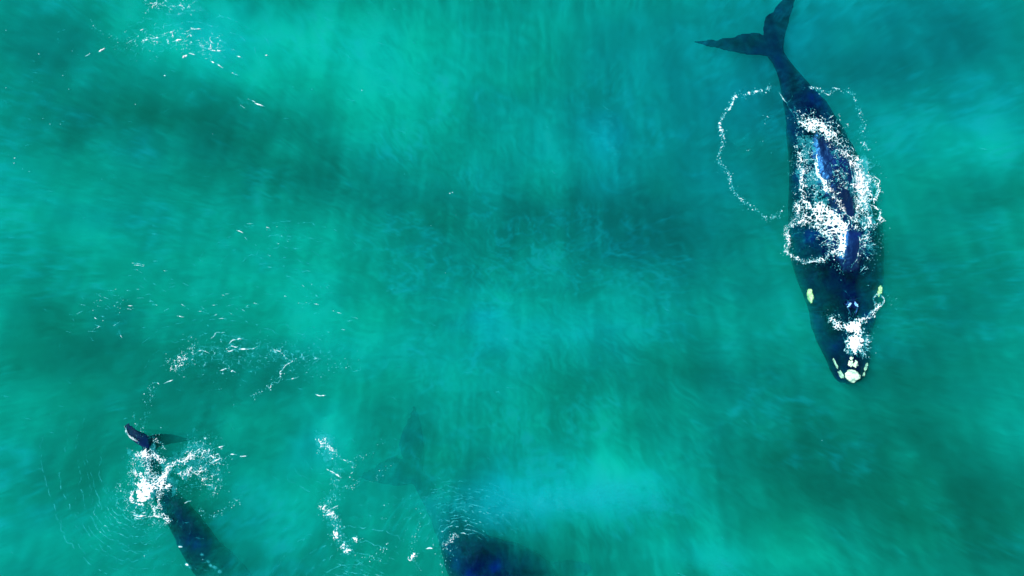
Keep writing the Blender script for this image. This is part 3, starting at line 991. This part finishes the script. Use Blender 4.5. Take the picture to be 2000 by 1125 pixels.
splat(366, 1102, 4, 2.6, .3, 1)
splat(397, 1092, 1.3, amp=.9)
for k in range(3):  # bright sheen on the raised fluke blade, painted as white foam
    stroke([(246, 834), (250, 847), (262, 857), (272, 860)], 2.4, 1, 2.5, breakup=.1)
texture_foam([(395, 880), (425, 900), (420, 940)], 26, .60, 'lace', 9, .85, seed=151)
texture_foam([(240, 960), (262, 1000), (300, 1020)], 22, .55, 'lace', 8, .7, seed=152)
# spray above the fluke tip
drops([(294, 790), (290, 805), (284, 815), (276, 840), (285, 850)], 150, 5, amp=(.3, .9))
drops([(262, 806), (264, 825), (268, 835)], 40, 1.2)
stroke([(262, 803), (264, 820), (266, 835)], .9, .6, .6)
cloud(280, 848, 18, 12, 90, amp=(.3, .9))
drops([(293, 785), (296, 778), (300, 750)], 40, 3)
for c_ in ((315, 835), (235, 949), (279, 940), (283, 1085)):
    splat(c_[0], c_[1], 1.5, amp=.9)
# -------- arc of bubbles above the splash
texture_foam([(340, 720), (352, 705), (368, 690)], 12, .62, 'lace', 7, seed=61)
cloud(355, 708, 34, 24, 330, amp=(.25, 1.0))
drops([(362, 665), (374, 656), (382, 672), (372, 690)], 110, 5)
for p, w_ in (([(412, 662), (422, 651), (440, 648)], 1.8), ([(448, 672), (462, 661), (480, 663)], 2.0), ([(442, 686), (462, 683), (484, 682), (505, 677)], 2.3), ([(443, 680), (456, 676), (470, 678)], 1.3), ([(430, 725), (440, 719), (448, 718)], 1.8),
              ([(449, 725), (456, 724), (463, 727)], 1.8), ([(320, 750), (330, 745), (340, 740)], 1.5), ([(298, 748), (306, 747), (312, 750)], 1.5), ([(598, 590), (610, 593), (624, 595)], 1.7),
              ([(650, 607), (660, 610), (668, 613)], 1.2), ([(258, 514), (268, 513), (282, 518)], 1.5), ([(262, 518), (272, 519), (282, 521)], 1.2), ([(615, 770), (626, 773), (640, 772)], 1.5),
              ([(528, 684), (545, 686), (560, 694)], 1.4), ([(183, 644), (190, 640), (198, 637)], 1.2), ([(560, 742), (572, 738), (585, 735)], 1.3), ([(380, 690), (395, 684), (410, 690)], 1.0)):
    stroke(p, w_, .95, 1.5, breakup=.12)
ARC = [(525, 686), (545, 686), (558, 694), (568, 704), (578, 703), (560, 712), (552, 722), (546, 740), (536, 750), (515, 762), (490, 778)]
drops(ARC, 260, 3.2)
stroke(ARC, 1.2, .9, 4)
drops([(500, 650), (545, 648), (620, 660), (660, 668), (690, 690), (697, 715)], 150, 9, amp=(.2, .65))
drops([(595, 730), (625, 725), (640, 722), (670, 712), (690, 702)], 140, 6, amp=(.25, .9))
stroke([(690, 706), (685, 715), (690, 724), (702, 722), (703, 708)], 1.0, .7, 2)
cloud(415, 740, 44, 30, 120, amp=(.25, .8))
cloud(455, 640, 30, 16, 60, amp=(.2, .6))
drops([(430, 760), (450, 780), (510, 790)], 60, 14, amp=(.2, .7))
drops([(300, 750), (294, 775), (280, 790)], 90, 4)
for k in range(170):                     # small streaks of light foam across the left
    cx, cy = rng.choice([(520, 455), (220, 590), (600, 560), (440, 600), (300, 560), (640, 640), (200, 640)])  + rng.normal(0, 1, 2) * (34, 20)
    a = rng.normal(.25, .35)
    l_ = rng.uniform(2, 8)
    stroke([(cx - l_ * math.cos(a), cy - l_ * math.sin(a)), (cx + l_ * math.cos(a), cy + l_ * math.sin(a))], rng.uniform(.8, 1.4), rng.uniform(.4, 1.0), .6, breakup=.05)
cloud(220, 590, 44, 26, 110, amp=(.4, 1))
cloud(535, 455, 40, 22, 90, amp=(.3, .9))
cloud(612, 575, 26, 30, 60, amp=(.3, .9))
# -------- middle chain
texture_foam([(632, 860), (638, 872), (650, 882)], 9, .85, 'lace', 6, seed=71)
cloud(633, 862, 10, 12, 70, amp=(.3, 1))
drops([(625, 890), (622, 880), (632, 870), (650, 880), (668, 898), (690, 904), (688, 935), (700, 945)], 230, 2.6)
stroke([(650, 878), (660, 890), (676, 900), (690, 902)], 1.2, .9, 2)
stroke([(690, 904), (687, 918), (688, 934)], 1.1, .8, 2)
stroke([(639, 916), (650, 921), (658, 926), (667, 933)], 3.0, 1, .5, breakup=0)
drops([(672, 950), (688, 950), (700, 940), (708, 932)], 90, 2)
drops([(690, 902), (705, 892), (727, 884)], 60, 4)
drops([(745, 860), (765, 872), (772, 890), (765, 905), (735, 930), (732, 945)], 60, 5)
cloud(740, 938, 10, 8, 34)
cloud(650, 938, 8, 10, 40)
texture_foam([(632, 990), (645, 1000), (650, 1008)], 10, .78, 'lace', 6, seed=72)
stroke([(632, 1006), (645, 1004), (658, 1002)], 2.4, 1, .8, breakup=0)
stroke([(640, 994), (655, 990), (668, 986)], 1.4, .9)
cloud(640, 1000, 22, 22, 130, amp=(.3, 1))
drops([(610, 960), (590, 975), (640, 960)], 60, 9, amp=(.25, .7))
for c_ in ((656, 1044, 10), (691, 1054, 7), (668, 1066, 7), (680, 1075, 8)):
    texture_foam([(c_[0], c_[1]), (c_[0] + 2, c_[1] + 1)], c_[2] * .8, .95, 'cloud', 5, seed=int(c_[0]))
    cloud(c_[0], c_[1], 14, 12, 40)
drops([(648, 1020), (655, 1045), (668, 1068), (685, 1082), (705, 1092), (725, 1086), (745, 1076), (765, 1068)], 220, 5)
cloud(740, 1095, 20, 12, 50)
for k in range(70):
    cx, cy = 700 + rng.normal(0, 34), 1108 + rng.normal(0, 12)
    l_ = rng.uniform(3, 9)
    stroke([(cx - l_, cy - l_ * .35), (cx + l_, cy + l_ * .35)], rng.uniform(.7, 1.3), rng.uniform(.25, .85), .6)
for c_ in ((719, 1011), (752, 1012), (750, 988), (787, 1053)):
    cloud(c_[0], c_[1], 9, 4, 12)
# beside the bottom whale
stroke([(832, 1071), (838, 1070), (846, 1070)], 2.2, 1, .5, breakup=0)
texture_foam([(806, 1088), (812, 1082), (815, 1078)], 6, 1.1, 'cloud', 5, seed=73)
drops([(818, 990), (820, 1020), (815, 1045), (803, 1068), (800, 1090), (812, 1100), (820, 1115)], 190, 3.5, amp=(.3, .95))
texture_foam([(872, 1062), (882, 1050), (885, 1044)], 6, .8, 'lace', 5, seed=74)
drops([(862, 1100), (855, 1075), (870, 1062), (886, 1045), (885, 1070), (870, 1100), (868, 1122)], 190, 6, amp=(.3, .95))
cloud(815, 1100, 16, 16, 70, amp=(.3, .8))
for p in ([(895, 1005), (906, 1010), (918, 1022)], [(900, 1010), (910, 1018), (926, 1030)], [(935, 985), (950, 993), (962, 1002)], [(876, 1008), (890, 1006), (900, 1010)], [(868, 985), (885, 985), (898, 990)], [(880, 953), (890, 953)], [(840, 962), (860, 960), (880, 962)]):
    stroke(p, 1.5, .5, 1, breakup=.05)
cloud(960, 1000, 40, 20, 30, amp=(.15, .45))
texture_foam([(260, 80), (340, 70), (420, 95)], 26, .50, 'lace', 9, .8, seed=161, stretch=(2, .8))
texture_foam([(290, 10), (370, 15)], 18, .50, 'lace', 9, .8, seed=162, stretch=(2, .8))
texture_foam([(650, 870), (660, 930), (645, 1000), (680, 1070)], 14, .5, 'lace', 8, .7, seed=163)
texture_foam([(400, 690), (500, 690), (620, 700)], 36, .56, 'lace', 10, .6, seed=164, stretch=(1.8, .8))
# -------- sun glints at the upper left, drawn as white foam slivers
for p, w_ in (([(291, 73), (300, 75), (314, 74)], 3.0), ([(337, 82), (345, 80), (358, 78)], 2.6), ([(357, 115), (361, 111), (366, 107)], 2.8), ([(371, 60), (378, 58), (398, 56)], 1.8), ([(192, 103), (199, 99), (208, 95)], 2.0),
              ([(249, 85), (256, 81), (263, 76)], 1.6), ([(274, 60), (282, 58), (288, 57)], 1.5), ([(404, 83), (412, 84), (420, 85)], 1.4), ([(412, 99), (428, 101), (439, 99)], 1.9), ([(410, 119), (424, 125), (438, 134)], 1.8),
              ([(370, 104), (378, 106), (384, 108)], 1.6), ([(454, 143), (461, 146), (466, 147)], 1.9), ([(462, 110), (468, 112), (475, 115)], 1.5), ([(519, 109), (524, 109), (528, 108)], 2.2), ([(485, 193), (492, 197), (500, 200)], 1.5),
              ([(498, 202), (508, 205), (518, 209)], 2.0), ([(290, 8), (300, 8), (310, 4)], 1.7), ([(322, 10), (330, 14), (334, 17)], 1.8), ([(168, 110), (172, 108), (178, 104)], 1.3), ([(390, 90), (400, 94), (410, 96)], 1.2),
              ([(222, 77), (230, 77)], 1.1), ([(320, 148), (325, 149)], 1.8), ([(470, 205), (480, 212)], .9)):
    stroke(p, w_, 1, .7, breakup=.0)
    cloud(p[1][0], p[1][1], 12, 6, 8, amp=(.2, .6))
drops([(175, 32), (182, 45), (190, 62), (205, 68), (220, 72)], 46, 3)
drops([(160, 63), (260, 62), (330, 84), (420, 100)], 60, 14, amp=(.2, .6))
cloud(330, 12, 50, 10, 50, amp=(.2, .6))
for c_ in ((13, 60), (77, 106), (142, 100), (115, 84), (114, 77), (323, 148), (97, 187), (119, 243), (99, 243), (128, 140), (124, 148), (265, 204), (416, 262), (610, 175), (10, 313), (30, 309), (29, 319), (13, 172), (77, 162), (136, 175), (45, 330), (58, 335),
           (654, 204), (707, 177), (790, 340), (842, 441), (879, 378), (891, 420), (1045, 378), (870, 533), (778, 261), (877, 258), (884, 376), (1108, 443), (788, 570), (5, 180), (64, 160), (1700, 1000), (1605, 860), (98, 214), (85, 232), (200, 350)):
    splat(c_[0], c_[1], rng.uniform(.9, 1.6), amp=rng.uniform(.45, 1))
for k in range(60):
    splat(rng.uniform(0, 260), rng.uniform(20, 360), rng.uniform(.75, 1.1), amp=rng.uniform(.2, .6))
for k in range(40):
    splat(rng.uniform(0, 2000), rng.uniform(0, 1125), rng.uniform(.75, 1.0), amp=rng.uniform(.15, .4))

# curved ripples, their surface reflection drawn in thin foam
def arc(cx, cy, r, a0, a1, amp, ecc=1.0, w=1.3):
    pts = [(cx + r * math.cos(R(a)) * (1 + .03 * math.sin(a * .13 + r)), cy + r * ecc * math.sin(R(a))) for a in np.linspace(a0, a1, 14)]
    stroke(pts, w, min(amp * 1.7, 1), 3.0, breakup=.42)


for r_ in (30, 40, 50, 60, 72, 84, 98, 112, 130, 150):
    arc(262, 965, r_, 25, 195, .46 - r_ * .0012)
for r_ in (150, 172, 196, 225, 260):
    arc(345, 900, r_, 95 + rng.uniform(-6, 6), 205 + rng.uniform(-15, 5), .32, 1, 1.6)
for r_ in range(48, 175, 9):
    arc(905, 1078, r_, 195 + rng.uniform(-8, 12), 335 + rng.uniform(-20, 10), .50 - r_ * .0012, .8)
for r_ in (50, 75, 100, 130, 165):
    arc(690, 1160, r_, 200, 320, .34, .8, 1.5)
for r_ in (60, 85, 110, 140):
    arc(420, 760, r_ * 1.4, 200, 340, .30, .7, 1.5)
    arc(560, 560, r_ * 1.3, 190, 330, .30, .7, 1.5)
for r_ in (90, 120, 150, 180):
    arc(370, 150, r_, 190, 350, .34, .7, 1.5)
for r_ in (22, 36, 54, 78, 104):
    arc(640, 880, r_, 20, 160, .28, .8, 1.5)
# milky turquoise patches just under the surface
for pts, w_, c_, a_, sd in (([(1010, 1000), (1080, 985), (1150, 970), (1230, 975), (1290, 985)], 42, 1.1, .30, 201), ([(1060, 970), (1140, 990)], 22, 1.0, .34, 202), ([(1340, 1100), (1420, 1108)], 26, .9, .27, 203),
                            ([(1180, 250), (1195, 300)], 26, .95, .30, 204), ([(945, 600), (960, 610)], 24, .95, .28, 205), ([(1050, 655), (1180, 660)], 28, .9, .26, 206), ([(1180, 610), (1260, 600)], 22, .8, .24, 207),
                            ([(290, 70), (380, 40), (430, 100)], 50, .95, .30, 208), ([(300, 10), (390, 20)], 26, .9, .36, 209), ([(632, 852), (634, 876)], 22, 1.2, .46, 210), ([(228, 636), (240, 645)], 14, .9, .30, 211),
                            ([(560, 440), (580, 470)], 34, .8, .25, 212), ([(600, 650), (660, 690)], 40, .8, .24, 213), ([(420, 720), (540, 700)], 50, .8, .24, 214), ([(470, 195), (510, 215)], 16, .9, .30, 215), ([(900, 990), (960, 1010)], 36, .9, .32, 216),
                            ([(1690, 120), (1760, 190)], 30, .7, .22, 217), ([(1850, 170), (1930, 190)], 30, .7, .22, 218), ([(1375, 210), (1400, 240)], 22, .8, .22, 219), ([(560, 1030), (600, 1060)], 60, .75, .24, 220)):
    texture_foam(pts, w_, c_, 'cloud', 26, a_, seed=sd, stretch=(1.6, .8), ang=rng.uniform(-15, 25))
for k in range(2300):
    cx, cy = rng.uniform(0, 2000), rng.uniform(0, 1125)
    if 1380 < cx < 1740 and cy < 770 and rng.random() < .8:
        continue
    bright = TURB_SHADE[min(max(int((cy - MY0) / GS), 0), himg - 1), min(max(int((cx - MX0) / GS), 0), wimg - 1)]
    if rng.random() > .25 + .8 * bright + (.35 if cx < 900 else 0):
        continue
    a = R(rng.normal(20, 22) if cx > 650 else rng.normal(8, 28))
    l_ = rng.uniform(3, 13)
    stroke([(cx - l_ * math.cos(a), cy - l_ * math.sin(a)), (cx, cy + rng.normal(0, 1)), (cx + l_ * math.cos(a), cy + l_ * math.sin(a))], rng.uniform(.8, 1.9), rng.uniform(.22, .52), 1.0, breakup=.1)
D = np.clip(D ** 1.38 * (.72 + .5 * vnoise(FXX / 2.3, FYY / 2.3, 88)) * (.78 + .5 * fbm(FXX / 9, FYY / 9, 89, 3)), 0, 1)

# foam shader: thick foam is opaque white, thin foam lets the water show
m_foam, N, L = new_mat('sea_foam')
out = N.new('ShaderNodeOutputMaterial')
at = N.new('ShaderNodeAttribute')
at.attribute_name = 'thick'
cr = N.new('ShaderNodeValToRGB')
e = cr.color_ramp.elements
e[0].position, e[0].color = .12, (.0, .30, .33, 1)
e[1].position, e[1].color = .9, (.66, .65, .64, 1)
k_ = e.new(.5)
k_.color = (.03, .34, .38, 1)
mr = N.new('ShaderNodeMapRange')
mr.interpolation_type = 'SMOOTHSTEP'
mr.inputs['From Min'].default_value = .06
mr.inputs['From Max'].default_value = .85
df = N.new('ShaderNodeBsdfDiffuse')
tr = N.new('ShaderNodeBsdfTransparent')
mx = N.new('ShaderNodeMixShader')
L.new(at.outputs['Fac'], cr.inputs[0])
L.new(at.outputs['Fac'], mr.inputs['Value'])
L.new(cr.outputs[0], df.inputs['Color'])
L.new(mr.outputs[0], mx.inputs[0])
L.new(tr.outputs[0], mx.inputs[1])
L.new(df.outputs[0], mx.inputs[2])
L.new(mx.outputs[0], out.inputs['Surface'])

# height the foam lies on: the water, or the whale's back where it stands out of it
Z = np.zeros((FH, FW), np.float32)
for tree, (x0, y0, x1, y1) in ((treeA, (1550, 240, 1725, 620)), (treeB, (235, 815, 330, 890))):
    for py in range(y0, y1):
        for px in range(x0, x1):
            if D[py - FY0, px - FX0] > .04:
                p0 = Vector((0, 0, CAM_H))
                h = tree.ray_cast(p0, (Vector((wx(px), wy(py), 0)) - p0).normalized())
                if h[0] and h[0].z > 0:
                    Z[py - FY0, px - FX0] = h[0].z
HGT = .012 + .05 * D + .11 * D * (fbm(FXX / 5, FYY / 5, 90, 3) - .5)

REG = np.zeros((FH, FW), int)
AREAS = [  # name, label, category, rectangle in map units
    ('foam', 'dense white foam and net of bubbles washing over the surface whale\'s back', 'foam', (1529, 225, 1735, 548)),
    ('foam', 'white spray bursts over the snout and blowhole of the surface whale', 'foam', (1590, 548, 1770, 760)),
    ('foam', 'broken ring of white drops left of the surface whale\'s back', 'foam', (1385, 160, 1529, 440)),
    ('foam', 'thin arc of white drops right of the surface whale\'s tail stock', 'foam', (1529, 160, 1720, 225)),
    ('foam', 'bright white splash beside the lifted fluke tip, spreading down to the dark body', 'foam', (150, 765, 500, 1145)),
    ('foam', 'curved band of bubbles and bright slivers above the lifted fluke tip', 'foam', (280, 625, 720, 800)),
    ('foam', 'chain of white foam flecks between the two submerged whales', 'foam', (575, 835, 795, 1145)),
    ('foam', 'small foam flecks and ripples at the dark bottom whale\'s edge', 'foam', (795, 940, 1010, 1145)),
    ('foam', 'faint foam streaks drifting on the water above the bubble band', 'foam', (130, 420, 720, 765)),
    ('foam', 'bright sun glints on wave crests, drawn as foam slivers, near the top left corner', 'foam', (150, -20, 540, 225)),
    ('foam', 'lone white specks scattered over the open water', 'foam', (-40, -40, 2100, 1200)),
]
assigned = np.zeros((FH - 1, FW - 1), bool)
cellmax = np.maximum.reduce([D[:-1, :-1], D[1:, :-1], D[:-1, 1:], D[1:, 1:]])
live = cellmax > .085
WXX = (FXX - 1000) * PX
WYY = (562.5 - FYY) * PX
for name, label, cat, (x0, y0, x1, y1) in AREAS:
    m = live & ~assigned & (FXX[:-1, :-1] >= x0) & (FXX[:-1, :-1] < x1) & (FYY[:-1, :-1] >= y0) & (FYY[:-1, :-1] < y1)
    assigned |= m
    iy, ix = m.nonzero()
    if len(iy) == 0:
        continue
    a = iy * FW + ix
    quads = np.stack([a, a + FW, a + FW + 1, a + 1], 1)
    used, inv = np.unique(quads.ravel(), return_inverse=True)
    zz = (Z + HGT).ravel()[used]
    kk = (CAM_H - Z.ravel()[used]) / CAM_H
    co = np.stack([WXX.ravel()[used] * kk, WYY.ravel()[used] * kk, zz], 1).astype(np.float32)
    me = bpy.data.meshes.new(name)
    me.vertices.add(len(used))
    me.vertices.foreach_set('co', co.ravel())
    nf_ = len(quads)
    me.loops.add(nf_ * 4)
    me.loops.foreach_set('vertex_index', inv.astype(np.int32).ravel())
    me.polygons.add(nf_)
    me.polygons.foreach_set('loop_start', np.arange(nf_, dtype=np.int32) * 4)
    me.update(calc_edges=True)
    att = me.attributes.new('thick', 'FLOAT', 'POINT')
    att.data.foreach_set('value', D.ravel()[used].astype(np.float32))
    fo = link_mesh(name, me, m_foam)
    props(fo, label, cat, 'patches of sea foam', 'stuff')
